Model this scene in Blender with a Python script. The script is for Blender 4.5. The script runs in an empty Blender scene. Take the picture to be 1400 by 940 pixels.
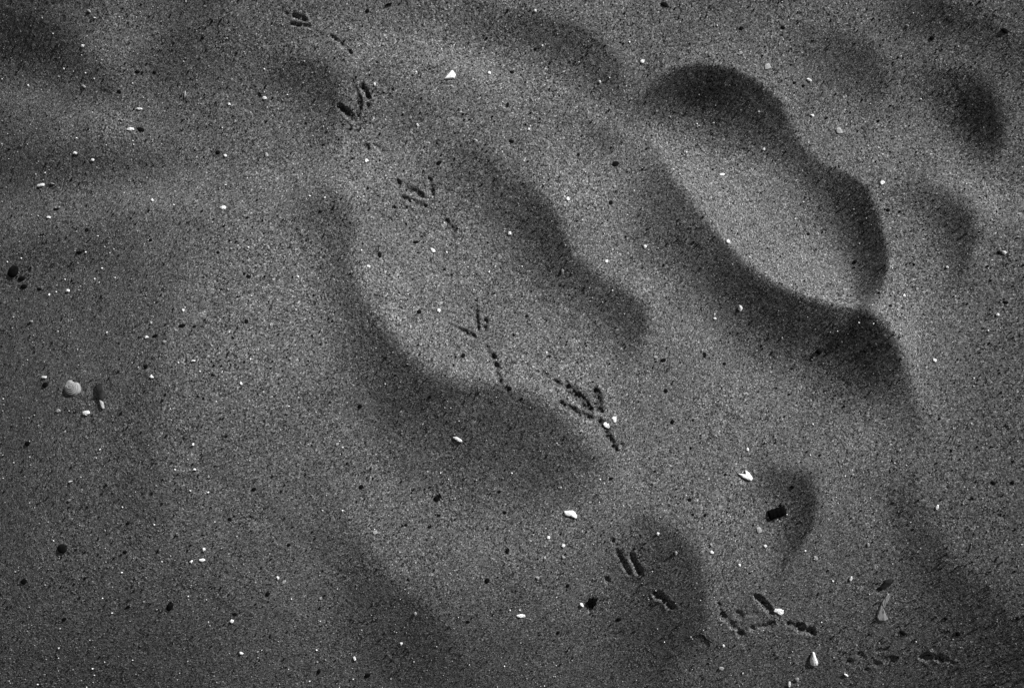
import bpy, bmesh, math, random
import numpy as np
from mathutils import Vector, Matrix

# ------------------------------------------------------------------ camera, sky, sun, exposure
scene = bpy.context.scene
col = scene.collection
W0, H0 = 1400.0, 940.0
LENS, CAM_H, TILT = 28.0, 0.545, math.radians(3.0)
SUN_EL, SUN_AZ = math.radians(32), math.radians(45)      # azimuth measured from +X towards +Y
F = W0 * LENS / 36.0

cam_d = bpy.data.cameras.new('camera')
cam = bpy.data.objects.new('camera', cam_d); col.objects.link(cam)
cam_d.lens = LENS; cam_d.sensor_width = 36.0
cam_d.clip_start = 0.01; cam_d.clip_end = 500
CAM = np.array([0.0, -CAM_H * math.tan(TILT), CAM_H])
cam.location = CAM; cam.rotation_euler = (TILT, 0, 0)
scene.camera = cam

world = bpy.data.worlds.new('World'); scene.world = world; world.use_nodes = True
wn, wl = world.node_tree.nodes, world.node_tree.links
wn.clear()
sky = wn.new('ShaderNodeTexSky'); sky.sky_type = 'NISHITA'; sky.sun_disc = False
sky.sun_elevation = SUN_EL; sky.sun_rotation = math.pi / 2 - SUN_AZ
bw = wn.new('ShaderNodeRGBToBW')                          # black-and-white photograph: neutral skylight
bg = wn.new('ShaderNodeBackground'); bg.inputs[1].default_value = 0.05
wo = wn.new('ShaderNodeOutputWorld')
wl.new(sky.outputs[0], bw.inputs[0]); wl.new(bw.outputs[0], bg.inputs[0]); wl.new(bg.outputs[0], wo.inputs[0])

sun_d = bpy.data.lights.new('sun', 'SUN'); sun_d.energy = 5.0; sun_d.angle = math.radians(0.5)
sun = bpy.data.objects.new('sun', sun_d); col.objects.link(sun)
SUNV = Vector((math.cos(SUN_EL) * math.cos(SUN_AZ), math.cos(SUN_EL) * math.sin(SUN_AZ), math.sin(SUN_EL)))
sun.rotation_euler = SUNV.to_track_quat('Z', 'Y').to_euler()
sun.location = (3, 3, 3)

scene.view_settings.view_transform = 'Standard'
scene.view_settings.look = 'None'
scene.view_settings.exposure = 0.46
scene.view_settings.gamma = 1.0
scene.view_settings.use_curve_mapping = False

rng = np.random.default_rng(11)

# ------------------------------------------------------------------ projection helpers
ct, st = math.cos(TILT), math.sin(TILT)
R = np.array([[1, 0, 0], [0, ct, -st], [0, st, ct]])       # camera to world
def project(x, y, z):
    dx, dy, dz = x - CAM[0], y - CAM[1], z - CAM[2]
    cx = dx; cy = ct * dy + st * dz; cz = -st * dy + ct * dz
    cz = np.minimum(cz, -0.05)
    return W0 / 2 + F * cx / -cz, H0 / 2 - F * cy / -cz

# ------------------------------------------------------------------ the relief of the sand
# crest lines of the wind ripples: (x, y) along the crest, width and steepness of the lee side
s2 = math.sqrt(0.5)
def sm(a, b, t):
    t = np.clip((t - a) / (b - a), 0, 1); return t * t * (3 - 2 * t)
CRESTS = [
 # pts (x, y, lee width, lee strength), edge softness, bright stoss strength, stoss width
 ([(885,112,35,.0),(920,92,70,.55),(960,86,86,.74),(1000,92,96,.80),(1040,112,98,.80),(1070,140,82,.74),(1090,188,42,.52),(1122,222,42,.52),(1160,236,56,.66),(1186,252,66,.74),(1204,300,60,.74),(1216,350,56,.74),(1212,386,52,.60),(1200,412,40,.0)], 5, .10, 30),
 ([(878,170,40,.0),(905,215,66,.34),(940,265,92,.56),(980,318,72,.60),(1020,360,68,.68),(1060,386,84,.72),(1105,405,96,.72),(1150,420,104,.72),(1190,422,110,.72),(1215,442,108,.72),(1232,478,92,.68),(1242,510,66,.48),(1258,560,50,.22),(1285,615,50,.0)], 12, .76, 54),
 ([(610,180,50,.0),(650,200,60,.22),(690,232,62,.30),(745,262,72,.52),(765,298,68,.60),(785,345,58,.60),(822,376,56,.58),(860,396,64,.60),(886,425,60,.60),(891,455,50,.48),(880,485,40,.0)], 13, .14, 40),
 ([(420,235,50,.0),(445,258,64,.30),(474,268,68,.40),(485,300,62,.42),(483,350,58,.34),(490,388,60,.38),(515,430,64,.46),(550,472,76,.54),(585,508,92,.60),(625,522,110,.60),(690,525,150,.58),(735,542,158,.56),(772,566,140,.52),(805,606,116,.46),(832,636,80,.24),(860,662,60,.0)], 18, .24, 50),
 ([(862,684,60,.0),(895,700,90,.34),(930,722,125,.46),(956,762,145,.52),(966,802,140,.50),(970,850,120,.40),(975,890,70,.0)], 16, .12, 40),
 ([(1035,612,20,.0),(1065,636,50,.42),(1108,646,60,.62),(1120,680,62,.64),(1114,722,58,.54),(1092,754,48,.28),(1080,785,30,.0)], 14, .06, 30),
 ([(1230,60,50,.0),(1285,88,50,.26),(1320,92,64,.56),(1348,104,72,.72),(1366,132,70,.78),(1379,165,62,.72),(1376,200,46,.36),(1370,235,40,.0)], 18, .05, 30),
 ([(1235,230,40,.0),(1270,250,44,.30),(1308,264,52,.46),(1332,290,54,.52),(1340,328,48,.46),(1328,358,44,.36),(1320,395,40,.0)], 17, .22, 40),
 ([(625,0,40,.0),(690,12,60,.28),(740,18,66,.42),(790,32,66,.46),(830,58,60,.50),(852,92,52,.44),(868,130,40,.0)], 16, .05, 40),
 ([(1080,15,40,.0),(1120,30,50,.26),(1165,45,58,.42),(1205,72,58,.48),(1220,105,50,.38),(1225,150,40,.0)], 16, .05, 40),
 ([(440,650,50,.0),(475,705,60,.26),(505,752,70,.36),(540,795,80,.36),(580,828,90,.32),(620,870,90,.22),(650,930,80,.0)], 14, .08, 40),
 ([(1220,600,40,.0),(1245,655,50,.30),(1275,725,60,.40),(1305,765,60,.40),(1350,805,60,.32),(1400,850,60,.2),(1450,920,50,.0)], 16, .06, 40),
 ([(350,60,60,.0),(400,74,64,.26),(440,80,64,.34),(465,105,56,.36),(472,145,50,.22),(478,190,50,.0)], 14, .05, 40),
 ([(-60,-20,60,.0),(0,12,70,.22),(50,20,76,.28),(100,45,70,.30),(150,90,60,.24),(185,140,50,.0)], 22, .16, 50),
 ([(255,-30,70,.0),(290,0,80,.22),(330,40,80,.16),(370,90,70,.0)], 22, .0, 50),
 ([(1230,-60,50,.0),(1275,-12,60,.5),(1320,6,62,.55),(1365,28,56,.46),(1410,66,50,.3),(1450,130,50,.0)], 14, .06, 40),
 ([(520,110,60,.0),(560,125,60,.16),(600,150,60,.18),(640,190,50,.0)], 20, .0, 40),
 ([(190,330,70,.0),(240,400,80,.08),(215,520,80,.12),(215,600,80,.16),(225,680,80,.14),(240,780,80,.0)], 20, .05, 60),
 ([(740,120,60,.0),(800,150,60,.18),(850,185,55,.20),(880,230,50,.0)], 18, .05, 60),
]
# gentle swells: cx, cy, radius x, radius y, angle, relative light they catch
SWELLS = [
 (55,62,90,42,25,-.22),(165,52,60,36,-35,.62),(95,150,120,30,15,.78),(240,85,46,46,-45,-.30),(290,140,60,50,0,-.06),
 (110,222,150,26,-5,-.34),(190,272,240,30,-8,.46),(60,350,130,36,-8,-.26),
 (600,800,210,110,0,-.14),(1310,860,150,110,0,-.20),(250,560,120,60,-20,-.10),(620,640,110,50,20,-.14),(435,112,52,36,50,-.30),(585,72,120,34,10,.48),
 (690,80,60,40,30,.12),(500,190,60,40,0,.06),(665,222,78,48,25,-.28),(800,228,72,58,40,.36),(350,400,130,130,0,.13),
 (175,480,60,170,0,-.12),(560,385,85,55,50,.18),(900,188,40,26,50,.26),(1100,375,120,26,30,.16),(1080,535,120,40,30,.18),
 (960,440,80,50,45,.12),(1360,270,95,28,35,.60),(1230,190,90,45,30,.14),(1370,480,80,120,0,-.10),(845,672,50,32,45,.14),
 (560,860,90,60,50,-.24),(650,760,110,60,0,.08),(1010,690,50,60,0,.14),(1180,660,90,80,0,.05),(1330,50,60,30,35,.14),
 (30,15,40,20,20,-.15),(20,290,60,30,0,.10),(330,560,90,50,-30,.05),(280,640,110,40,-30,-.10),(330,740,120,60,30,.05),
]
_cr = []
for pts, soft, br, bwid in CRESTS:
    P = np.array(pts, float)
    u = (P[:, 0] + P[:, 1]) * s2; v = (P[:, 1] - P[:, 0]) * s2
    o = np.argsort(u); u, v, w, d = u[o], v[o], P[o, 2], P[o, 3]
    uu = np.linspace(u[0], u[-1], 400)
    k = np.exp(-0.5 * (np.arange(-16, 17) / 6.0) ** 2); k /= k.sum()
    def smo(a):
        t = np.interp(uu, u, a); return np.convolve(np.pad(t, 16, mode='edge'), k, 'valid')
    _cr.append((uu, smo(v), smo(w), smo(d), soft, br, bwid))

def fnoise(n, m, dx, lo, hi, ang=0.0, stretch=1.0, seed=0):
    """smooth periodic noise, wavelengths between lo and hi metres"""
    r = np.random.default_rng(seed)
    kx = np.fft.fftfreq(n, dx)[None, :]; ky = np.fft.fftfreq(m, dx)[:, None]
    c, s = math.cos(ang), math.sin(ang)
    a = (kx * c + ky * s) * stretch; b = (-kx * s + ky * c)
    k = np.sqrt(a * a + b * b) + 1e-9
    A = np.exp(-(k * lo) ** 2) * (1 - np.exp(-(k * hi) ** 2))
    f = np.fft.ifft2(np.fft.fft2(r.standard_normal((m, n))) * A).real
    return f / f.std()

GX, GY, GD = 1.60, 1.36, 0.0016                 # periodic patch the relief is solved on
gn, gm = int(GX / GD), int(GY / GD)
gx = (np.arange(gn) - gn / 2) * GD; gy = (np.arange(gm) - gm / 2) * GD
XX, YY = np.meshgrid(gx, gy)
mott = fnoise(gn, gm, GD, .018, .10, math.radians(-45), 2.2, 3)
rip = fnoise(gn, gm, GD, .05, .16, math.radians(-45), 2.6, 5)
kx = 2 * np.pi * np.fft.fftfreq(gn, GD)[None, :]; ky = 2 * np.pi * np.fft.fftfreq(gm, GD)[:, None]
La, Lb = math.cos(SUN_AZ), math.sin(SUN_AZ)
kl = kx * La + ky * Lb; kp = -kx * Lb + ky * La
AMB = 0.09
def facing(px, py):
    """how squarely the sand faces the low sun, relative to level sand"""
    r = np.ones_like(px)
    u = (px + py) * s2; v = (py - px) * s2
    lee = np.ones_like(px); sto = np.ones_like(px)
    for uu, cv, cw, cd, soft, br, bwid in _cr:
        t = v - np.interp(u, uu, cv)
        w = 1.22 * np.interp(u, uu, cw); d = np.interp(u, uu, cd, left=0, right=0)
        dn = d / (cd.max() + 1e-6)
        prof = sm(-soft, soft, t) * (1 - sm(.35 * w, 1.4 * w, t))
        lee *= 1 - d * prof
        sto *= 1 + br * dn * np.exp(-np.maximum(-t, 0) / bwid) * sm(soft, -soft, t)
    r = lee ** 1.3 * sto ** 1.35
    for cx, cy, rx, ry, an, amt in SWELLS:
        c, s = math.cos(math.radians(an)), math.sin(math.radians(an))
        a = (px - cx) * c + (py - cy) * s; b = -(px - cx) * s + (py - cy) * c
        r = r * (1 + amt * np.exp(-(a / rx) ** 2 - (b / ry) ** 2))
    # lens vignette shaped into the relief: left, bottom and corners slope from the sun
    e = np.sqrt(((px - 770) / 800) ** 2 + ((py - 400) / 620) ** 2)
    r = r * (1.12 - .70 * sm(.28, 1.22, e))
    r = r * (1 - .10 * sm(300, 40, px) * (.4 + .6 * sm(350, 900, py)))
    r = r * (1 - .20 * sm(740, 960, py))
    return r
h = np.zeros_like(XX)
for it in range(7):
    px, py = project(XX, YY, h)
    inside = sm(-240, -10, px) * sm(W0 + 240, W0 + 10, px) * sm(-240, -10, py) * sm(H0 + 240, H0 + 10, py)
    r = facing(np.clip(px, -40, W0 + 40), np.clip(py, -40, H0 + 40))
    r = r * (1 + .045 * mott)
    r = inside * r + (1 - inside) * (1.10 + .26 * np.tanh(rip))
    tgt = (math.sin(SUN_EL) + AMB) * r - AMB
    s = np.zeros_like(r)
    for _ in range(12):
        s = (math.sin(SUN_EL) - tgt * np.sqrt(1 + s * s)) / math.cos(SUN_EL)
    s = np.clip(s, -.6, .7)
    aim = s.copy()
    for _ in range(5):
        S = np.fft.fft2(aim - aim.mean())
        Hk = -1j * kl * S / (kl ** 2 + .06 * kp ** 2 + .6)
        Hk[0, 0] = 0
        h = np.fft.ifft2(Hk).real
        got = np.fft.ifft2(1j * kl * Hk).real
        aim = np.clip(aim + .6 * (s - got), -.8, .9)
    h -= h[gm // 2 - 120:gm // 2 + 120, gn // 2 - 180:gn // 2 + 180].mean()
    if it: h = .7 * h + .3 * h_old
    h_old = h
h += 0.00006 * fnoise(gn, gm, GD, .004, .02, 0, 1, 8)
print('relief', h.min(), h.max(), 'slope err', np.abs(s - got)[inside > .99].mean(), np.abs(s)[inside > .99].mean())
print([round(float(h[int((y + GY / 2) / GD), int((x + GX / 2) / GD)]), 4) for y in (.2, 0, -.2) for x in (-.32, -.15, 0, .15, .32)])

def bil(A, x, y):
    fx = (x - gx[0]) / GD; fy = (y - gy[0]) / GD
    ix = np.floor(fx).astype(int); iy = np.floor(fy).astype(int)
    tx = fx - ix; ty = fy - iy
    x0, x1, y0, y1 = ix % gn, (ix + 1) % gn, iy % gm, (iy + 1) % gm
    return (A[y0, x0] * (1 - tx) + A[y0, x1] * tx) * (1 - ty) + (A[y1, x0] * (1 - tx) + A[y1, x1] * tx) * ty
def relief(x, y):
    far = 1 - sm(1.5, 6.0, np.hypot(x, y))
    return bil(h, x, y) * far
def ground_at(px, py):
    d = R @ np.array([(px - W0 / 2) / F, -(py - H0 / 2) / F, -1.0])
    z = 0.0
    for _ in range(12):
        t = (z - CAM[2]) / d[2]; p = CAM + d * t
        z = float(relief(np.array([p[0]]), np.array([p[1]]))[0])
    return p[0], p[1], z
def mm_per_px(z): return (CAM_H - z) / F
def normal_at(x, y, e=0.003):
    f = lambda a, b: float(relief(np.array([a]), np.array([b]))[0])
    return Vector((-(f(x + e, y) - f(x - e, y)) / (2 * e), -(f(x, y + e) - f(x, y - e)) / (2 * e), 1)).normalized()

# ------------------------------------------------------------------ footprints: toe marks pressed into the sand (x0, y0, x1, y1, width px, depth)
TRACKS = [
 ("topmost bird footprint, two short parallel toe marks and a thin hind scratch",
  [(400,21,418,27,7,.8),(397,33,423,36,5,.55),(389,17,393,19,5,.5),(453,50,467,60,6,.7),(467,60,480,73,5,.6)]),
 ("bird footprint with a deep dark V of toes, second from the top of the trail",
  [(463,145,484,163,8,1.1),(488,158,491,132,8,1.0),(490,132,486,120,5,.5),(495,117,499,128,8,1.0),(501,130,504,133,7,.9),(502,143,503,145,7,.7),(499,199,502,203,9,.8),(510,197,524,207,5,.4)]),
 ("broken bird footprint of small dabs in a row, third from the top of the trail",
  [(543,248,546,253,8,1.),(555,257,577,268,8,.9),(551,270,553,272,6,.9),(560,275,570,279,7,.95),(574,281,582,282,6,.7),(586,244,589,246,6,.8),(588,253,591,267,7,.8),(610,301,612,304,7,.8),(618,310,621,316,7,.8),(619,324,621,329,5,.5),(544,249,577,268,7,0.4),(552,271,582,282,7,0.4),(587,245,591,267,6,0.4),(610,302,620,327,6,0.4)]),
 ("bird footprint with slender toes on bright sand, fourth from the top of the trail",
  [(649,425,653,451,8,.8),(650,411,651,414,5,.7),(617,445,621,447,5,.7),(627,450,649,461,8,.8),(663,437,665,441,6,.7),(662,447,663,452,7,.85),(664,473,667,480,7,.6),(670,486,675,490,10,1.),(677,499,680,503,9,1.),(679,508,684,523,6,.9),(664,473,684,523,8,0.5),(619,446,649,461,7,0.45),(664,438,662,452,6,0.4),(650,412,652,440,6,0.4)]),
 ("deepest clearest bird footprint, three black toes beside two white chips in mid trail",
  [(759,521,762,525,8,1.),(742,509,747,513,8,.5),(775,530,807,560,12,1.25),(776,524,773,520,5,.5),(814,533,818,560,11,1.15),(820,560,823,563,7,.8),(768,551,770,556,8,1.),(779,559,807,571,10,1.0),(820,576,829,590,10,.95),(830,596,834,602,10,1.2),(838,610,842,615,9,1.2),(849,607,851,609,6,.7),(829,590,842,615,9,0.6),(769,553,790,564,7,0.4),(760,522,780,535,6,0.4)]),
 ("bird footprint with two parallel curved toes in a shaded dip, sixth from the top",
  [(843,752,848,762,8,.8),(848,762,860,784,8,.65),(863,758,868,770,8,.8),(868,770,875,784,8,.9),(828,790,831,794,7,.7),(836,736,838,740,6,.6),(896,811,904,816,9,1.1),(906,818,911,821,8,.9),(914,825,919,829,9,1.2)]),
 ("bird footprint of scattered dark dabs with a white crumb at its toe",
  [(1033,814,1053,834,8,1.),(986,838,990,846,8,.9),(982,825,985,834,6,.5),(998,851,1003,858,7,.7),(1010,864,1015,866,8,1.1),(1008,837,1013,843,10,.6),(1024,840,1035,838,7,.35),(1027,856,1030,860,9,.6),(1042,858,1056,852,10,.8),(1053,836,1056,838,8,.8),(1077,852,1080,853,9,.7),(1090,856,1096,860,12,1.2),(1105,860,1111,865,9,1.2),(986,838,1015,866,7,.3),(1028,858,1056,853,8,.3),(1078,852,1111,865,8,.35)]),
 ("lowest bird footprint, faint dabs and two black marks near the bottom right corner",
  [(1158,904,1163,903,8,.7),(1174,893,1179,897,8,.5),(1183,915,1187,915,6,.6),(1195,908,1202,906,8,.5),(1210,902,1223,899,9,.5),(1198,890,1210,887,6,.35),(1262,897,1271,897,11,1.),(1282,900,1291,900,9,1.),(1294,902,1306,907,4,.4)]),
]
toes = []                                          # world-space strokes: x0,y0,x1,y1,half width,depth,track
for ti, (lab, st_) in enumerate(TRACKS):
    for (x0, y0, x1, y1, w, d) in st_:
        a = ground_at(x0, y0); b = ground_at(x1, y1)
        toes.append((a[0], a[1], b[0], b[1], w * (.66 if d >= .9 else .58) * mm_per_px(a[2]), d, ti))

# ------------------------------------------------------------------ materials
def mat(name, rough=.9):
    m = bpy.data.materials.new(name); m.use_nodes = True
    nt = m.node_tree; b = nt.nodes['Principled BSDF']
    b.inputs['Roughness'].default_value = rough
    b.inputs['Specular IOR Level'].default_value = .15
    return m, nt, b
def ramp(nt, stops, interp='LINEAR'):
    r = nt.nodes.new('ShaderNodeValToRGB'); e = r.color_ramp.elements; r.color_ramp.interpolation = interp
    while len(e) < len(stops): e.new(.5)
    for q, (p, c) in zip(e, stops): q.position = p; q.color = (c, c, c, 1)
    return r
def sand_mat(name, gain, contrast=1.0):
    m, nt, b = mat(name, .95)
    N, L = nt.nodes, nt.links
    tc = N.new('ShaderNodeTexCoord')
    def vor(scale):
        v = N.new('ShaderNodeTexVoronoi'); v.inputs['Scale'].default_value = scale
        L.new(tc.outputs['Object'], v.inputs['Vector']); return v
    v1, v2 = vor(1600), vor(1020)
    sep1 = N.new('ShaderNodeSeparateColor'); L.new(v1.outputs['Color'], sep1.inputs[0])
    sep2 = N.new('ShaderNodeSeparateColor'); L.new(v2.outputs['Color'], sep2.inputs[0])
    g = gain
    r1 = ramp(nt, [(0, .02 * g), (.12, .04 * g), (.24, .15 * g), (.62, .24 * g), (.88, .32 * g), (.96, .50 * g), (1, .75 * g)])
    L.new(sep1.outputs[0], r1.inputs[0])
    r2 = ramp(nt, [(0, .12), (.14, .4), (.34, .95), (.84, 1.12), (.96, 1.7), (1, 2.4)])
    L.new(sep2.outputs[1], r2.inputs[0])
    mul = N.new('ShaderNodeMix'); mul.data_type = 'RGBA'; mul.blend_type = 'MULTIPLY'; mul.inputs[0].default_value = 1
    mul.clamp_result = True
    ns = N.new('ShaderNodeTexNoise'); ns.inputs['Scale'].default_value = 30; ns.inputs['Detail'].default_value = 3
    L.new(tc.outputs['Object'], ns.inputs['Vector'])
    mr = N.new('ShaderNodeMapRange'); mr.inputs[1].default_value = .35; mr.inputs[2].default_value = .65; mr.inputs[3].default_value = .6; mr.inputs[4].default_value = 1
    L.new(ns.outputs[0], mr.inputs[0]); L.new(mr.outputs[0], mul.inputs[0])
    L.new(r1.outputs[0], mul.inputs[6]); L.new(r2.outputs[0], mul.inputs[7])
    L.new(mul.outputs[2], b.inputs['Base Color'])
    # grain relief
    ad = N.new('ShaderNodeMath'); ad.operation = 'MULTIPLY_ADD'
    L.new(v2.outputs['Distance'], ad.inputs[0]); ad.inputs[1].default_value = .8; L.new(v1.outputs['Distance'], ad.inputs[2])
    sub = N.new('ShaderNodeMath'); sub.operation = 'SUBTRACT'
    L.new(sep1.outputs[2], sub.inputs[0]); L.new(ad.outputs[0], sub.inputs[1])
    bp = N.new('ShaderNodeBump'); bp.inputs['Strength'].default_value = .6; bp.inputs['Distance'].default_value = .00022
    L.new(sub.outputs[0], bp.inputs['Height']); L.new(bp.outputs[0], b.inputs['Normal'])
    return m
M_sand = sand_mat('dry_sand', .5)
M_press_dark = sand_mat('pressed_sand_dark', .34)  # toe marks get a darker sand colour than the sheet around them
M_press = sand_mat('pressed_sand', .46)
def plain(name, lo, hi, scale, rough=.6, bump=.0002):
    m, nt, b = mat(name, rough)
    N, L = nt.nodes, nt.links
    tc = N.new('ShaderNodeTexCoord'); n = N.new('ShaderNodeTexNoise')
    n.inputs['Scale'].default_value = scale; n.inputs['Detail'].default_value = 4
    L.new(tc.outputs['Object'], n.inputs['Vector'])
    r = ramp(nt, [(.3, lo), (.7, hi)]); L.new(n.outputs[0], r.inputs[0]); L.new(r.outputs[0], b.inputs['Base Color'])
    bp = N.new('ShaderNodeBump'); bp.inputs['Strength'].default_value = .6; bp.inputs['Distance'].default_value = bump
    L.new(n.outputs[0], bp.inputs['Height']); L.new(bp.outputs[0], b.inputs['Normal'])
    return m
M_white = plain('white_shell', .70, .88, 500, .45, .0001)
M_pale = plain('dull_shell', .22, .4, 500, .6, .0001)
M_grey = plain('grey_shell', .24, .36, 600, .6)
M_clam = plain('clam_shell_lime', .24, .40, 400, .85, .00005)
M_dark = plain('dark_stone', .003, .010, 400, .9)
M_char = plain('charred_wood', .0015, .005, 700, .95, .0004)
for _m in (M_dark, M_char): _m.node_tree.nodes['Principled BSDF'].inputs['Specular IOR Level'].default_value = .03
M_muss = plain('mussel_skin', .010, .028, 300, .5, .0001)
M_mid = plain('grey_grain', .06, .15, 900, .8)

# ------------------------------------------------------------------ ground sheet
def axis(lo, hi, d, far=45.0):
    core = np.arange(lo, hi + d / 2, d)
    out = [d]; p = [0.0]
    while p[-1] < far: out.append(min(out[-1] * 1.16, 6)); p.append(p[-1] + out[-1])
    p = np.array(p[1:])
    return np.concatenate([(lo - p)[::-1], core, core[-1] + p])
ax = axis(-.43, .43, .0009); ay = axis(-.31, .32, .0009)
nx, ny = len(ax), len(ay)
VX, VY = np.meshgrid(ax, ay)
VZ = relief(VX, VY)
owner = np.full(VX.shape, -1, int)
rag = rng.standard_normal(VX.shape)
rag2 = (rag + np.roll(rag, 1, 0) + np.roll(rag, 1, 1) + np.roll(rag, (1, 1), (0, 1))) / 2
CUT = np.zeros_like(VZ); RIM = np.zeros_like(VZ)
for (x0, y0, x1, y1, hw, d, ti) in toes:
    m = hw * 3.2
    i0, i1 = np.searchsorted(ax, [min(x0, x1) - m, max(x0, x1) + m]); j0, j1 = np.searchsorted(ay, [min(y0, y1) - m, max(y0, y1) + m])
    X, Y = VX[j0:j1, i0:i1], VY[j0:j1, i0:i1]
    dx, dy = x1 - x0, y1 - y0; L2 = dx * dx + dy * dy + 1e-12
    t = np.clip(((X - x0) * dx + (Y - y0) * dy) / L2, 0, 1)
    wob = 1 + .22 * np.sin(X * 2300 + ti) * np.sin(Y * 1900 + 2 * ti)
    q = np.hypot(X - x0 - t * dx, Y - y0 - t * dy) / (hw * wob * (1 - .35 * np.abs(2 * t - 1) ** 3))
    dep = .0020 * d * (1 + .35 * rag2[j0:j1, i0:i1])
    CUT[j0:j1, i0:i1] = np.minimum(CUT[j0:j1, i0:i1], -dep * (1 - sm(.15, 1.3, q)))
    RIM[j0:j1, i0:i1] = np.maximum(RIM[j0:j1, i0:i1], .18 * dep * np.exp(-((q - 1.55) / .38) ** 2))
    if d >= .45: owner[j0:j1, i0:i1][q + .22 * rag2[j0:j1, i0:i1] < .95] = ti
VZ += np.where(CUT < -.0002, CUT, CUT + RIM)
J, I = np.meshgrid(np.arange(ny - 1), np.arange(nx - 1), indexing='ij')
quads = np.stack([J * nx + I, J * nx + I + 1, (J + 1) * nx + I + 1, (J + 1) * nx + I], -1).reshape(-1, 4)
fo = owner[:-1, :-1].reshape(-1)
V = np.stack([VX, VY, VZ], -1).reshape(-1, 3)
gN = np.stack([-np.gradient(VZ, axis=1) / np.gradient(VX, axis=1), -np.gradient(VZ, axis=0) / np.gradient(VY, axis=0), np.ones_like(VZ)], -1)
gN = (gN / np.linalg.norm(gN, axis=-1, keepdims=True)).reshape(-1, 3)

def mesh_np(name, verts, faces, smooth=True):
    me = bpy.data.meshes.new(name); k = faces.shape[1]
    me.vertices.add(len(verts)); me.vertices.foreach_set('co', verts.astype(np.float32).ravel())
    me.loops.add(faces.size); me.loops.foreach_set('vertex_index', faces.astype(np.int32).ravel())
    me.polygons.add(len(faces)); me.polygons.foreach_set('loop_start', np.arange(0, faces.size, k, dtype=np.int32))
    me.polygons.foreach_set('use_smooth', np.full(len(faces), smooth))
    me.update(calc_edges=True); me.validate()
    return me
def link(name, me, material, parent=None):
    o = bpy.data.objects.new(name, me); col.objects.link(o)
    if material and not me.materials: me.materials.append(material)
    if parent: o.parent = parent
    return o
def tag(o, label=None, cat=None, group=None, kind=None):
    for k, v in (('label', label), ('category', cat), ('group', group), ('kind', kind)):
        if v: o[k] = v
    return o
def part_mesh(name, sel, material, origin=None):
    f = quads[sel]; ids, inv = np.unique(f, return_inverse=True)
    v = V[ids].copy()
    if origin is not None: v -= origin
    me = mesh_np(name, v, inv.reshape(-1, 4))
    me.normals_split_custom_set_from_vertices(gN[ids].tolist())
    return link(name, me, material)
tag(part_mesh('sand', fo < 0, M_sand), kind='structure')
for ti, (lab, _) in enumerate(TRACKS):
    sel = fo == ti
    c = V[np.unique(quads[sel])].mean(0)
    o = part_mesh('bird_footprint', sel, M_press_dark if ti in (1, 4) else M_press, c)
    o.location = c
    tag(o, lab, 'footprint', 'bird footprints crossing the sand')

def surf(x, y):                                    # height with the footprints in it
    i = np.clip(np.searchsorted(ax, x) - 1, 0, nx - 2); j = np.clip(np.searchsorted(ay, y) - 1, 0, ny - 2)
    tx = (x - ax[i]) / (ax[i + 1] - ax[i]); ty = (y - ay[j]) / (ay[j + 1] - ay[j])
    return (VZ[j, i] * (1 - tx) + VZ[j, i + 1] * tx) * (1 - ty) + (VZ[j + 1, i] * (1 - tx) + VZ[j + 1, i + 1] * tx) * ty

# ------------------------------------------------------------------ coarse grains lying on the sand (uncountable)
bm = bmesh.new(); bmesh.ops.create_icosphere(bm, subdivisions=1, radius=1)
IV = np.array([v.co[:] for v in bm.verts]); IF = np.array([[v.index for v in f.verts] for f in bm.faces]); bm.free()
def grains(name, n, r0, r1, material, seed):
    r = np.random.default_rng(seed)
    x = r.uniform(-.50, .50, n); y = r.uniform(-.36, .37, n)
    keep = r.random(n) < .4 + .6 * sm(-1.2, 1.2, bil(mott, x, y)); x, y = x[keep], y[keep]; n = len(x); z = surf(x, y)
    rad = r0 + (r1 - r0) * r.random(n) ** 2.2
    q = r.standard_normal((n, 4)); q /= np.linalg.norm(q, axis=1, keepdims=True)
    w, a, b, c = q.T
    Rm = np.stack([1 - 2 * (b * b + c * c), 2 * (a * b - c * w), 2 * (a * c + b * w), 2 * (a * b + c * w), 1 - 2 * (a * a + c * c), 2 * (b * c - a * w), 2 * (a * c - b * w), 2 * (b * c + a * w), 1 - 2 * (a * a + b * b)], -1).reshape(n, 3, 3)
    sc = r.uniform(.6, 1.25, (n, 1, 3))
    jit = 1 + .22 * r.standard_normal((n, len(IV), 1)).clip(-1.5, 1.5)
    v = np.einsum('nij,nkj->nki', Rm, IV[None] * sc * jit) * rad[:, None, None]
    v += np.stack([x, y, z + rad * .25], -1)[:, None, :]
    f = (IF[None] + (np.arange(n) * len(IV))[:, None, None]).reshape(-1, 3)
    tag(link(name, mesh_np(name, v.reshape(-1, 3), f, False), material), kind='stuff')
grains('grey_sand_grains', 60000, .00025, .0006, M_mid, 21)
grains('dark_sand_grains', 24000, .00025, .0008, M_dark, 22)
grains('pale_sand_grains', 9000, .00022, .0006, M_pale, 23)
grains('white_sand_grains', 1600, .00028, .0007, M_white, 24)

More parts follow.
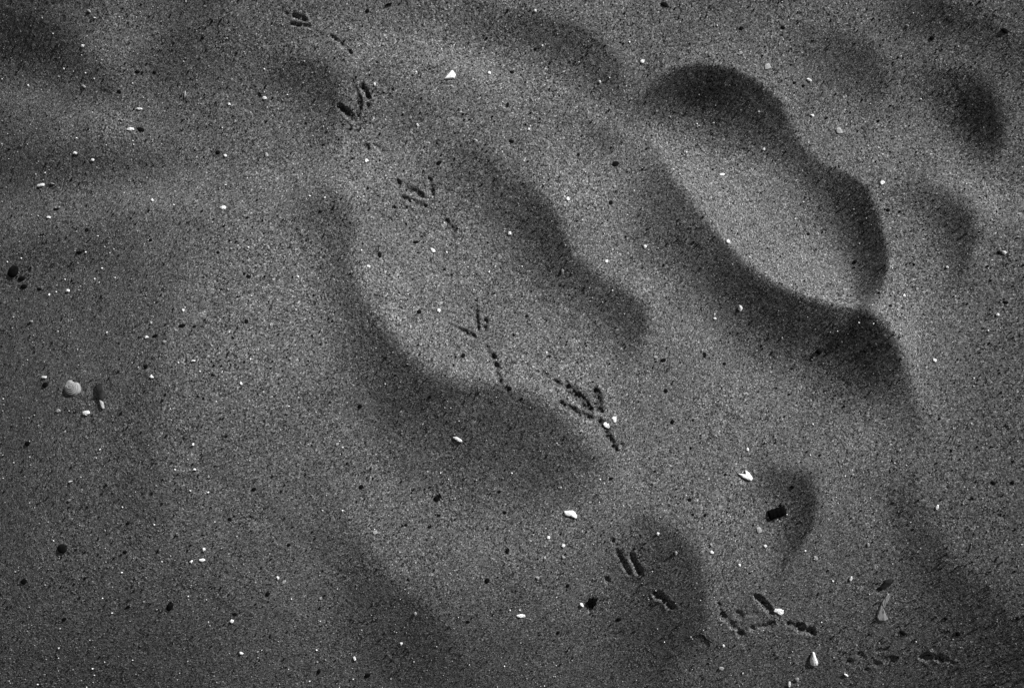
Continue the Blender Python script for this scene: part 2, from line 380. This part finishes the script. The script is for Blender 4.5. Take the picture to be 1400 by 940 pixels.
# ------------------------------------------------------------------ shells, chips, pebbles
def place(o, px, py, sink=0.0):
    x, y, z = ground_at(px, py)
    z = float(surf(np.array([x]), np.array([y]))[0])
    n = (normal_at(x, y) * .9 + Vector((0, 0, .1))).normalized()
    o.rotation_mode = 'QUATERNION'
    o.rotation_quaternion = Vector((0, 0, 1)).rotation_difference(n)
    o.location = Vector((x, y, z)) + n * sink
    # true size of a piece lying on the slope, from the size it shows in the photograph
    c0 = project(x, y, z); J = []
    for e in ((1, 0, 0), (0, 1, 0)):
        t = o.rotation_quaternion @ Vector(e) * .001
        c1 = project(x + t.x, y + t.y, z + t.z); J.append(((c1[0] - c0[0]) / .001, -(c1[1] - c0[1]) / .001))
    M = np.linalg.inv(np.array(J).T) / U
    M = M / max(1.0, np.linalg.norm(M, 2) / 1.7)
    T = Matrix(((M[0, 0], M[0, 1], 0, 0), (M[1, 0], M[1, 1], 0, 0), (0, 0, 1, 0), (0, 0, 0, 1)))
    for q in [o] + list(o.children): q.data.transform(T)
    return mm_per_px(z)
U = CAM_H / F                                      # metres per photo pixel on level sand
def resample(pts, n):
    P = np.array(pts, float); Q = np.vstack([P, P[:1]])
    L = np.concatenate([[0], np.cumsum(np.hypot(*np.diff(Q, axis=0).T))])
    t = np.linspace(0, L[-1], n, endpoint=False)
    return np.stack([np.interp(t, L, Q[:, 0]), np.interp(t, L, Q[:, 1])], -1)
def plate(name, pts, thick, dome, material, n=28, seed=0, rough=.06, ridge=0.0, parent=None, cup=0.0):
    """a solid shell piece from its outline (photo pixels, y down, about its centre)"""
    r = np.random.default_rng(seed)
    P = resample(pts, n) * U; P[:, 1] *= -1
    c = P.mean(0)
    rings = [(1.0, -.6 * thick), (1.03, .1 * thick), (1.0, .5 * thick), (.9, .58 * thick + dome * .3), (.66, .55 * thick + dome * .7), (.42, .55 * thick + dome * .9), (.2, .55 * thick + dome)]
    vs = []
    for k, (f, z) in enumerate(rings):
        q = c + (P - c) * f
        zz = z - cup * (1 - f) * 2 * thick + rough * thick * r.standard_normal(n)
        if ridge and k > 1: zz = zz + ridge * (1 if k % 2 else -1)
        vs.append(np.column_stack([q, zz + np.zeros(n)]))
    vs = np.vstack(vs + [np.array([[c[0], c[1], vs[-1][:, 2].mean()]])])
    me = bpy.data.meshes.new(name); fs = []
    for k in range(len(rings) - 1):
        for i in range(n):
            j = (i + 1) % n; fs.append((k * n + i, k * n + j, (k + 1) * n + j, (k + 1) * n + i))
    k = len(rings) - 1
    fs += [(k * n + i, k * n + (i + 1) % n, len(vs) - 1) for i in range(n)]
    fs.append(tuple(range(n))[::-1])
    me.from_pydata(vs.tolist(), [], fs)
    for p in me.polygons: p.use_smooth = len(p.vertices) < 5 and n > 20
    return link(name, me, material, parent)
def chip_outline(w, hgt, ang, seed, n=None):
    r = random.Random(seed); n = n or r.randint(4, 6)
    ph = r.random() * 6.28; c, s = math.cos(math.radians(ang)), math.sin(math.radians(ang))
    pts = []
    for i in range(n):
        a = ph + 6.283 * (i + r.uniform(-.34, .34)) / n; k = r.uniform(.85, 1.2)
        x, y = k * w / 2 * math.cos(a), k * hgt / 2 * math.sin(a)
        pts.append((x * c - y * s, x * s + y * c))
    return pts
def pebble(name, w, hgt, ang, material, seed, flat=.42, lumps=.18):
    r = random.Random(seed); bm = bmesh.new(); bmesh.ops.create_icosphere(bm, subdivisions=3 if w > 7 else 2, radius=1)
    c, s = math.cos(math.radians(-ang)), math.sin(math.radians(-ang))
    o1 = [Vector((r.uniform(-1, 1), r.uniform(-1, 1), r.uniform(-1, 1))).normalized() for _ in range(7)]
    am = [r.uniform(-lumps, lumps) for _ in o1]
    for v in bm.verts:
        d = v.co.normalized(); k = 1 + sum(a * max(0, d.dot(q)) ** 2 for a, q in zip(am, o1))
        x, y, z = d.x * w / 2 * k * U, d.y * hgt / 2 * k * U, d.z * min(w, hgt) / 2 * flat * k * U
        v.co = (x * c - y * s, x * s + y * c, z)
    me = bpy.data.meshes.new(name); bm.to_mesh(me); bm.free()
    for p in me.polygons: p.use_smooth = True
    return link(name, me, material)

# --- pieces one can name
LAND = []                                          # landmarks: x, y, phrase
def named(o, px, py, label, cat, phrase=None, sink=0.0, group=None):
    place(o, px, py, sink); tag(o, label, cat, group)
    if phrase: LAND.append((px, py, phrase))
    return o

# ridged clam valve: dome with concentric growth rings, beak at the upper left
def clam():
    nu, nr = 40, 22; vs = []
    beak = np.array([-3.5, -8.5])
    out = []
    for i in range(nu):
        a = 2 * math.pi * i / nu
        x, y = 11.6 * math.cos(a), 10.4 * math.sin(a)
        bump = 1.9 * math.exp(-((a - math.radians(245)) / .35) ** 2) - 1.6 * math.exp(-((a - math.radians(285)) / .20) ** 2)
        out.append(np.array([x, y]) * (1 + bump * .12))
    fs = []
    for k in range(nr):
        f = 1 - k / nr
        for p in out:
            q = beak * .62 + (p - beak * .62) * f; y0 = p[1]
            z = 4.6 * math.sqrt(max(0, 1 - f ** 2.2)) + (.62 * math.sin(k * 1.9) * (1 if y0 > -2 else .5) if 0 < k < 17 else 0)
            vs.append((q[0] * U, -q[1] * U, (z - 1.0) * U))
    vs.append((beak[0] * .62 * U, -beak[1] * .62 * U, 3.7 * U))
    for k in range(nr - 1):
        for i in range(nu):
            j = (i + 1) % nu; fs.append((k * nu + j, k * nu + i, (k + 1) * nu + i, (k + 1) * nu + j))
    fs += [((nr - 1) * nu + (i + 1) % nu, (nr - 1) * nu + i, len(vs) - 1) for i in range(nu)]
    me = bpy.data.meshes.new('clam_shell'); me.from_pydata(vs, [], fs)
    for p in me.polygons: p.use_smooth = True
    return link('clam_shell', me, M_clam)
named(clam(), 100, 531, 'rounded pale clam shell with curved growth rings lying domed side up', 'shell', 'the ridged clam shell')

# dark mussel splinter with pale tip
o = plate('mussel_shell', [(-5,-12),(4,-12),(6,-4),(5,8),(3,12),(-1,10),(-4,0)], .0012, .0012, M_muss, seed=4)
t = plate('shell_tip', [(0,8),(2,9),(5,14),(6,21),(4,22),(2,16)], .0010, .0004, M_grey, seed=5, parent=o)
t['label'] = 'pale worn tip'; t.location.z = .0004
named(o, 137, 537, 'dark mussel splinter with a pale tip beside the clam shell', 'shell', 'the dark mussel splinter')

# forked white shell fragment
o = plate('shell_fragment', [(-11,-3.5),(-3,-2.2),(1,-3),(-1,-7),(1,-7.2),(5,-4),(8.5,1),(9.5,3.5),(7.5,7),(3,5.5),(-4,2.5)], .0016, .0012, M_white, n=44, seed=6, cup=.25)
named(o, 1019, 650, 'forked bright white shell fragment with a pointed left end', 'shell', 'the forked white shell')
# bean shaped
o = plate('shell_fragment', [(-9,-4.5),(-4,-5.5),(3,-5.5),(6,-3),(8.5,1),(8,5),(4.5,4),(0,1.6),(-4,2),(-8,0)], .0016, .0006, M_white, n=40, seed=7)
named(o, 780, 703, 'bean shaped bright white shell fragment on the lower middle sand', 'shell', 'the bean shaped white shell')
# triangular
o = plate('shell_fragment', [(-8,5.5),(-5,1.5),(1,-5),(3,-6),(7,0),(5,4.5),(0,5)], .0018, .0006, M_white, n=36, seed=8)
named(o, 616, 103, 'three cornered bright white shell fragment on the upper middle sand', 'shell', 'the three cornered white shell')
# teardrop
o = plate('shell_fragment', [(-1,-9.5),(1.5,-8.5),(3.5,-2),(5.8,4),(5.2,8.2),(1,9.5),(-3.5,7.5),(-5,2),(-3,-4)], .0014, .0009, M_white, n=40, seed=9)
named(o, 1112, 900, 'teardrop shaped white shell standing narrow end up near the bottom edge', 'shell', 'the teardrop white shell')
# slender grey sliver with a broad foot
o = plate('shell_sliver', [(6.5,-20),(8.5,-19),(8,-13),(3,-4),(1,0),(5,8),(7,14),(2,17),(-5,17),(-8,12),(-6,3),(-1,-9)], .0010, .0002, M_grey, n=48, seed=10, rough=.16)
named(o, 1207, 831, 'long slender grey shell sliver with a broad lower end', 'shell', 'the long grey shell sliver')
o = plate('mussel_shell', [(-12,4),(-6,0),(-2,-6),(6,-9),(12,-8),(9,-3),(4,1),(-3,6),(-8,8)], .0012, .0005, M_muss, n=36, seed=12, ridge=.0002)
named(o, 1212, 799, 'dark streaked mussel flake half buried above the long grey sliver', 'shell', None, -.0003)
# elongated chips
for (x, y, w, hh, a, lab, ph) in [
  (626,600,13,5,24,'thin slanting white shell splinter on the shaded middle ripple','the slanting white splinter'),
  (712,841,13,5,-9,'narrow blunt white shell splinter lying level on the lower sand','the level white splinter'),
  (1065,835,15,8,22,'lumpy off white shell crumb at the toe of a footprint',None),
  (830,581,10,8,20,'larger of two white shell chips at the heel of the deepest footprint',None),
  (840,573,6,9,-12,'smaller of two white shell chips at the heel of the deepest footprint',None),
  (118,564,9,7,0,'small bright white shell lump below the clam shell',None),
  (1012,421,7,9,0,'oval white shell chip at the foot of a shaded ripple','the oval white chip'),
  (592,342,9,5,48,'slim slanting white shell chip on the bright sand below the third footprint',None),
  (56,253,11,5,-12,'long low white shell chip near the left edge','the long left edge chip'),
  (179,177,9,5,5,'white shell chip with a black pebble touching its right side','the chip touching a pebble'),
  (305,284,8,5,-20,'bright oblong white shell chip alone on the upper left sand','the oblong white chip'),
  (987,239,8,4,0,'flat white shell chip on the sunny strip below the dark hollow','the sunny strip chip'),
  (1373,345,7,5,10,'white shell chip with a dark pebble beside it near the right edge','the white chip near the right edge')]:
    o = plate('shell_chip', chip_outline(w, hh, a, int(x), 6), .0008, .0004, M_white, n=18, seed=int(x), rough=.12)
    named(o, x, y, lab, 'shell chip', ph)
for (x, y, w, hh, a, lab, ph) in [
  (1147,179,10,8,30,'dull grey white flake, angular, on the upper right sand','the dull grey flake'),
  (1049,91,9,10,10,'dull pale flake just above the edge of the dark hollow','the pale flake above the hollow'),
  (1038,724,8,10,10,'dull rounded pale shell lump left of the small shaded hollow','the dull shell lump')]:
    o = plate('shell_chip', chip_outline(w, hh, a, int(x), 6), .0008, .0004, M_pale, n=18, seed=int(x))
    named(o, x, y, lab, 'shell chip', ph)

# charred stick stub
def stub():
    n, m = 14, 16; vs = []; r = random.Random(5)
    for k in range(m):
        t = -1 + 2 * k / (m - 1)
        rr = 6.4 * (1 - .5 * max(0, abs(t) - .86) / .14) * (1 + .07 * math.sin(k * 1.7))
        for i in range(n):
            a = 6.283 * i / n; q = rr * (1 + .10 * math.sin(5 * a + k * .5) + r.uniform(-.05, .05))
            vs.append((t * 12.5 * U + r.uniform(-.3, .3) * U, q * math.cos(a) * U, q * .45 * math.sin(a) * U))
    fs = [(k * n + i, (k + 1) * n + i, (k + 1) * n + (i + 1) % n, k * n + (i + 1) % n) for k in range(m - 1) for i in range(n)]
    fs += [tuple(range(n)), tuple(range((m - 1) * n, m * n))[::-1]]
    rot = Matrix.Rotation(math.radians(19), 4, 'Z')
    me = bpy.data.meshes.new('charred_stick'); me.from_pydata(vs, [], fs); me.transform(rot)
    for p in me.polygons: p.use_smooth = len(p.vertices) == 4
    bmx = bmesh.new(); bmx.from_mesh(me); bmesh.ops.recalc_face_normals(bmx, faces=bmx.faces); bmx.to_mesh(me); bmx.free()
    return link('charred_stick', me, M_char)
named(stub(), 1062, 700, 'short black charred stick stub lying in the small shaded hollow', 'stick', 'the black stick stub', .0006)
# star-like dark seed clump with spikes
def clump(name, pts, material, seed):
    o = plate(name, pts, .0010, .0006, material, n=44, seed=seed, rough=.2); return o
o = clump('seaweed_clump', [(-8,1),(-4,-2),(-2,-7),(1,-4),(3,-9),(5,-5),(10,-6),(7,-1),(8,3),(4,4),(3,9),(0,6),(-3,7),(-4,3)], M_char, 13)
named(o, 808, 823, 'ragged black seaweed scrap with spiky edges beside a small white rod', 'seaweed', 'the ragged black scrap')
o = plate('shell_chip', chip_outline(7, 4.5, 35, 77, 8), .001, .001, M_white, n=16, seed=77)
named(o, 795, 826, 'small white shell rod touching the left side of the ragged black scrap', 'shell chip')
for (x, y, w, hh, a, lab, ph) in [
  (18,371,13,17,25,'largest black pebble, upright oval, near the left edge','the largest black pebble'),
  (85,749,12,12,0,'round black pebble alone on the dim lower left sand','the round black pebble'),
  (233,828,8,12,15,'upright oval black pebble on the lower left sand','the upright oval black pebble'),
  (597,681,8,8,0,'black pebble with a small black splinter leaning on it','the black pebble with a splinter'),
  (908,6,11,6,18,'flat black pebble at the very top edge','the flat black pebble at the top edge'),
  (841,224,9,7,-15,'black pebble on the bright upper sand right of middle','the black pebble on bright sand'),
  (1120,481,9,8,0,'black pebble inside the large shaded ripple flank','the black pebble in the shaded flank'),
  (193,177,10,5,8,'black pebble touching the right side of a white shell chip',None),
  (1373,42,9,6,20,'soft grey black pebble near the top right corner','the pebble near the top right corner'),
  (1366,345,5,5,0,'black pebble left of the white chip near the right edge',None)]:
    o = pebble('pebble', w, hh, a, M_dark, int(x + y))
    named(o, x, y, lab, 'pebble', ph, .0001)
o = pebble('wood_splinter', 3, 10, -25, M_char, 3); named(o, 602, 677, 'small black splinter leaning on a black pebble', 'splinter', None, .001)
def twig(pts, w):
    vs, fs = [], []; n = 6
    P = np.array(pts, float) * U; P[:, 1] *= -1
    for k, p in enumerate(P):
        d = P[min(k + 1, len(P) - 1)] - P[max(k - 1, 0)]; d /= np.linalg.norm(d); q = np.array([-d[1], d[0]])
        rr = w * U * (.5 if k in (0, len(P) - 1) else 1)
        for i in range(n):
            a = 6.283 * i / n; c = p + q * rr * math.cos(a); vs.append((c[0], c[1], rr * math.sin(a)))
    for k in range(len(P) - 1):
        fs += [(k * n + i, k * n + (i + 1) % n, (k + 1) * n + (i + 1) % n, (k + 1) * n + i) for i in range(n)]
    fs += [tuple(range(n))[::-1], tuple(range((len(P) - 1) * n, len(P) * n))]
    me = bpy.data.meshes.new('twig'); me.from_pydata(vs, [], fs)
    for p in me.polygons: p.use_smooth = len(p.vertices) == 4
    return link('twig', me, M_char)
named(twig([(-5,2),(-2,-.5),(2,-1.5),(5,-1.2)], 1.3), 531, 7, 'short curved black twig at the top edge', 'twig', None, .0006)
named(twig([(-11,-8),(-5,-4),(0,1),(5,4),(10,8)], .7), 966, 872, 'thin dark curved twig left of a dabbed footprint', 'twig', None, .0003)
named(twig([(0,-2),(2,0),(3,3)], 1.0), 354, 128, 'tiny bent black twig on the upper left sand', 'twig', None, .0004)
named(twig([(0,-7),(-.5,0),(-2,7)], .5), 1328, 748, 'hair thin pale stem lying on the right hand sand', 'stem', None, .0004).data.materials[0] = M_pale
named(twig([(0,-5),(-1,5)], 1.3), 254, 130, 'short straight pale rod on the upper left sand', 'twig', None, .0005).data.materials[0] = M_pale

# --- the smaller countable ones: x, y, width, height, angle
WHITE = [(80,561,6,5,0),(61,515,7,4,0),(191,149,8,4,5),(166,164,5,3,20),(103,209,6,4,20),(365,212,5,7,-20),(209,274,5,4,0),(114,63,6,4,30),
 (122,15,6,3,40),(130,25,5,2,40),(115,118,7,3,40),(127,219,5,4,10),(67,297,6,3,0),(72,251,7,2,5),(314,143,4,4,0),(322,166,4,4,0),(362,134,5,5,0),(308,213,4,4,0),
 (602,415,6,5,-30),(600,424,6,5,40),(1012,73,8,4,-25),(1106,109,8,4,15),(1110,158,5,4,0),(1174,217,5,5,0),(1206,250,7,6,0),(970,76,4,4,0),
 (1364,430,6,4,20),(1236,404,4,5,-20),(1253,395,5,4,0),(1277,492,7,5,35),(1234,489,5,4,-20),(1295,365,4,4,0),(1281,693,4,8,15),(1187,744,5,5,0),(1163,790,4,7,15),
 (1115,762,7,5,20),(1046,746,5,5,0),(973,754,6,5,0),(972,744,4,4,0),(1011,772,4,4,0),(986,913,9,5,15),(1157,922,6,3,30),(1079,935,4,8,5),(1090,928,5,6,0),(989,882,4,4,0),
 (513,727,9,6,-35),(277,765,10,5,12),(262,767,5,4,0),(388,795,8,4,-30),(317,848,6,4,10),(96,683,8,3,-10),(97,658,6,3,-10),(266,641,5,3,0),(285,651,4,4,0),
 (485,899,5,5,0),(568,838,5,4,0),(279,750,4,4,0),(549,879,4,4,0),(461,607,5,4,-30),(380,789,4,4,0),(438,817,4,4,0),(330,892,5,3,20),
 (878,84,7,6,-30),(840,255,6,4,10),(776,272,5,5,0),(788,273,4,4,0),(723,177,4,5,30),(669,100,4,4,0),(770,99,4,4,0),(820,112,4,4,0),(897,152,4,4,0),(501,220,6,5,0),
 (697,319,5,5,0),(610,470,4,4,0),(504,364,6,4,20),(636,599,2,2,0),(769,370,4,6,30),(829,357,6,4,-30),(882,337,5,5,0),(896,488,5,4,0),(622,121,3,3,0),
 (995,330,5,5,0),(1047,373,5,4,30),(977,435,4,5,0),(1022,614,4,5,0),(735,789,5,4,15),(770,745,5,4,0),(770,761,5,4,10),(900,729,5,4,0),(860,760,3,4,0),(750,734,5,5,0),(924,755,4,5,0),
 (201,461,6,4,0),(225,467,5,4,0),(251,424,4,4,0),(265,493,5,4,0),(207,441,4,4,0),(208,515,5,5,-20),(43,439,6,3,0),(264,607,4,4,0),(459,608,3,3,0),(93,397,5,4,0),(397,490,4,4,0),(330,524,4,4,0),
 (622,681,4,3,-25),(513,678,3,4,0),(571,171,4,4,0),(512,115,4,4,0),(524,61,4,4,0),(732,15,4,4,0),(1240,35,5,4,-20),(1044,204,4,4,0)]
DARK = [(30,381,10,6,-10),(33,392,9,6,0),(54,395,7,4,10),(33,794,9,8,-35),(88,846,7,5,-20),(62,526,8,7,-20),(38,606,9,6,-15),(199,501,7,6,0),(340,378,7,5,10),(108,345,9,4,-5),
 (119,314,5,5,0),(249,445,9,5,-20),(266,446,5,4,0),(337,439,6,6,10),(212,459,9,4,-20),(12,204,6,3,0),(835,277,6,7,0),(700,99,6,4,20),(694,143,4,7,0),(732,67,4,5,0),(600,223,8,5,-25),
 (699,193,7,4,10),(502,15,5,5,0),(791,211,4,4,0),(1070,38,7,4,15),(1013,39,5,6,0),(1274,52,7,6,0),(1086,113,5,4,0),(1098,117,5,4,0),(1214,287,6,6,0),
 (963,485,5,8,0),(990,497,5,4,0),(907,492,8,5,-10),(919,576,6,6,0),(910,534,6,6,0),(1169,358,6,6,0),(1217,418,5,4,0),(1375,413,8,4,15),(1310,866,8,7,-20),(1235,865,9,5,25),
 (964,704,5,5,0),(943,683,5,5,0),(697,531,6,6,0),(633,486,6,7,20),(519,348,5,8,-10),(568,331,8,4,-10),(573,426,7,6,0),(492,555,6,6,0),(494,665,6,6,0),(694,752,5,8,20),(666,793,7,7,0),
 (763,864,5,5,0),(846,846,7,5,10),(502,923,9,5,-25),(436,917,5,7,10),(835,654,7,4,-20),(587,720,6,4,0),(600,704,5,4,0),(555,717,5,4,0),(298,208,6,5,0),(188,98,7,4,0),(163,125,6,4,20),
 (211,99,6,4,20),(77,286,8,3,0),(277,52,5,4,0),(175,715,5,5,0),(175,829,7,4,-30),(171,754,6,4,0),(321,839,7,4,10),(366,811,6,6,0),(395,744,5,4,0),(116,790,4,4,0),(347,668,7,5,-20),(314,709,5,5,0),
 (1048,664,3,3,0),(906,6,2,2,0),(1084,665,6,4,20),(720,432,5,4,0),(751,487,5,4,0),(588,542,4,4,0),(1105,320,5,4,0),(1236,488,4,4,0),(298,345,5,4,0),(206,328,5,4,0),(334,374,4,4,0),(503,257,4,4,0),
 (540,283,4,4,0),(775,889,4,4,0),(640,849,6,4,20),(690,700,5,4,0),(683,672,4,4,0),(776,800,5,5,0),(1358,660,7,5,30),(1384,659,6,4,20),(1390,845,6,4,30),(1293,845,6,4,20)]
FOOT = [(440,45,'the topmost footprint'),(485,150,'the second footprint from the top'),(567,262,'the third footprint from the top'),(652,450,'the fourth footprint'),
        (797,556,'the deepest footprint'),(872,780,'the footprint with parallel curved toes'),(1048,848,'the white crumbed footprint'),(1240,900,'the lowest footprint')]
marks = LAND + FOOT
DIRS = ['right of', 'lower right of', 'below', 'lower left of', 'left of', 'upper left of', 'above', 'upper right of']
ORD = ['second', 'third', 'fourth', 'fifth', 'sixth', 'seventh', 'eighth', 'ninth', 'tenth', 'eleventh', 'twelfth']
def labels(items, kind):
    keyed = {}
    for k, (x, y, w, hh, a) in enumerate(items):
        d = [math.hypot(x - mx, y - my) for mx, my, _ in marks]; i = int(np.argmin(d)); mx, my, ph = marks[i]
        di = int(round(math.degrees(math.atan2(y - my, x - mx)) / 45)) % 8
        keyed.setdefault((i, di), []).append((d[i], k))
    out = {}
    for (i, di), lst in keyed.items():
        lst.sort()
        for n, (dd, k) in enumerate(lst):
            x, y, w, hh, a = items[k]
            e = max(w, hh) / min(w, hh)
            shp = 'tiny' if max(w, hh) <= 4 else ('slim' if e > 1.6 else ('small roundish' if e < 1.25 else 'small oval'))
            tail = '' if len(lst) == 1 else (', the nearest' if n == 0 else ', %s nearest' % ORD[n - 1])
            out[k] = '%s %s %s %s%s' % (shp, kind, DIRS[di], marks[i][2], tail)
    return out
WHITE = [t for t in WHITE if t[2] > 3]; DARK = [t for t in DARK if t[2] > 3]
lw = labels(WHITE, 'white shell chip'); ld = labels(DARK, 'black pebble')
for k, (x, y, w, hh, a) in enumerate(WHITE):
    o = plate('shell_chip', chip_outline(w, hh, a, 900 + k), .0007, .0003, M_white if (k * 7) % 5 > 1 else M_pale, n=12, seed=k, rough=.12)
    named(o, x, y, lw[k], 'shell chip', None, .0002, 'white shell chips scattered on the sand')
for k, (x, y, w, hh, a) in enumerate(DARK):
    o = pebble('pebble', w, hh, a, M_dark, 300 + k)
    named(o, x, y, ld[k], 'pebble', None, .0001, 'small black pebbles scattered on the sand')
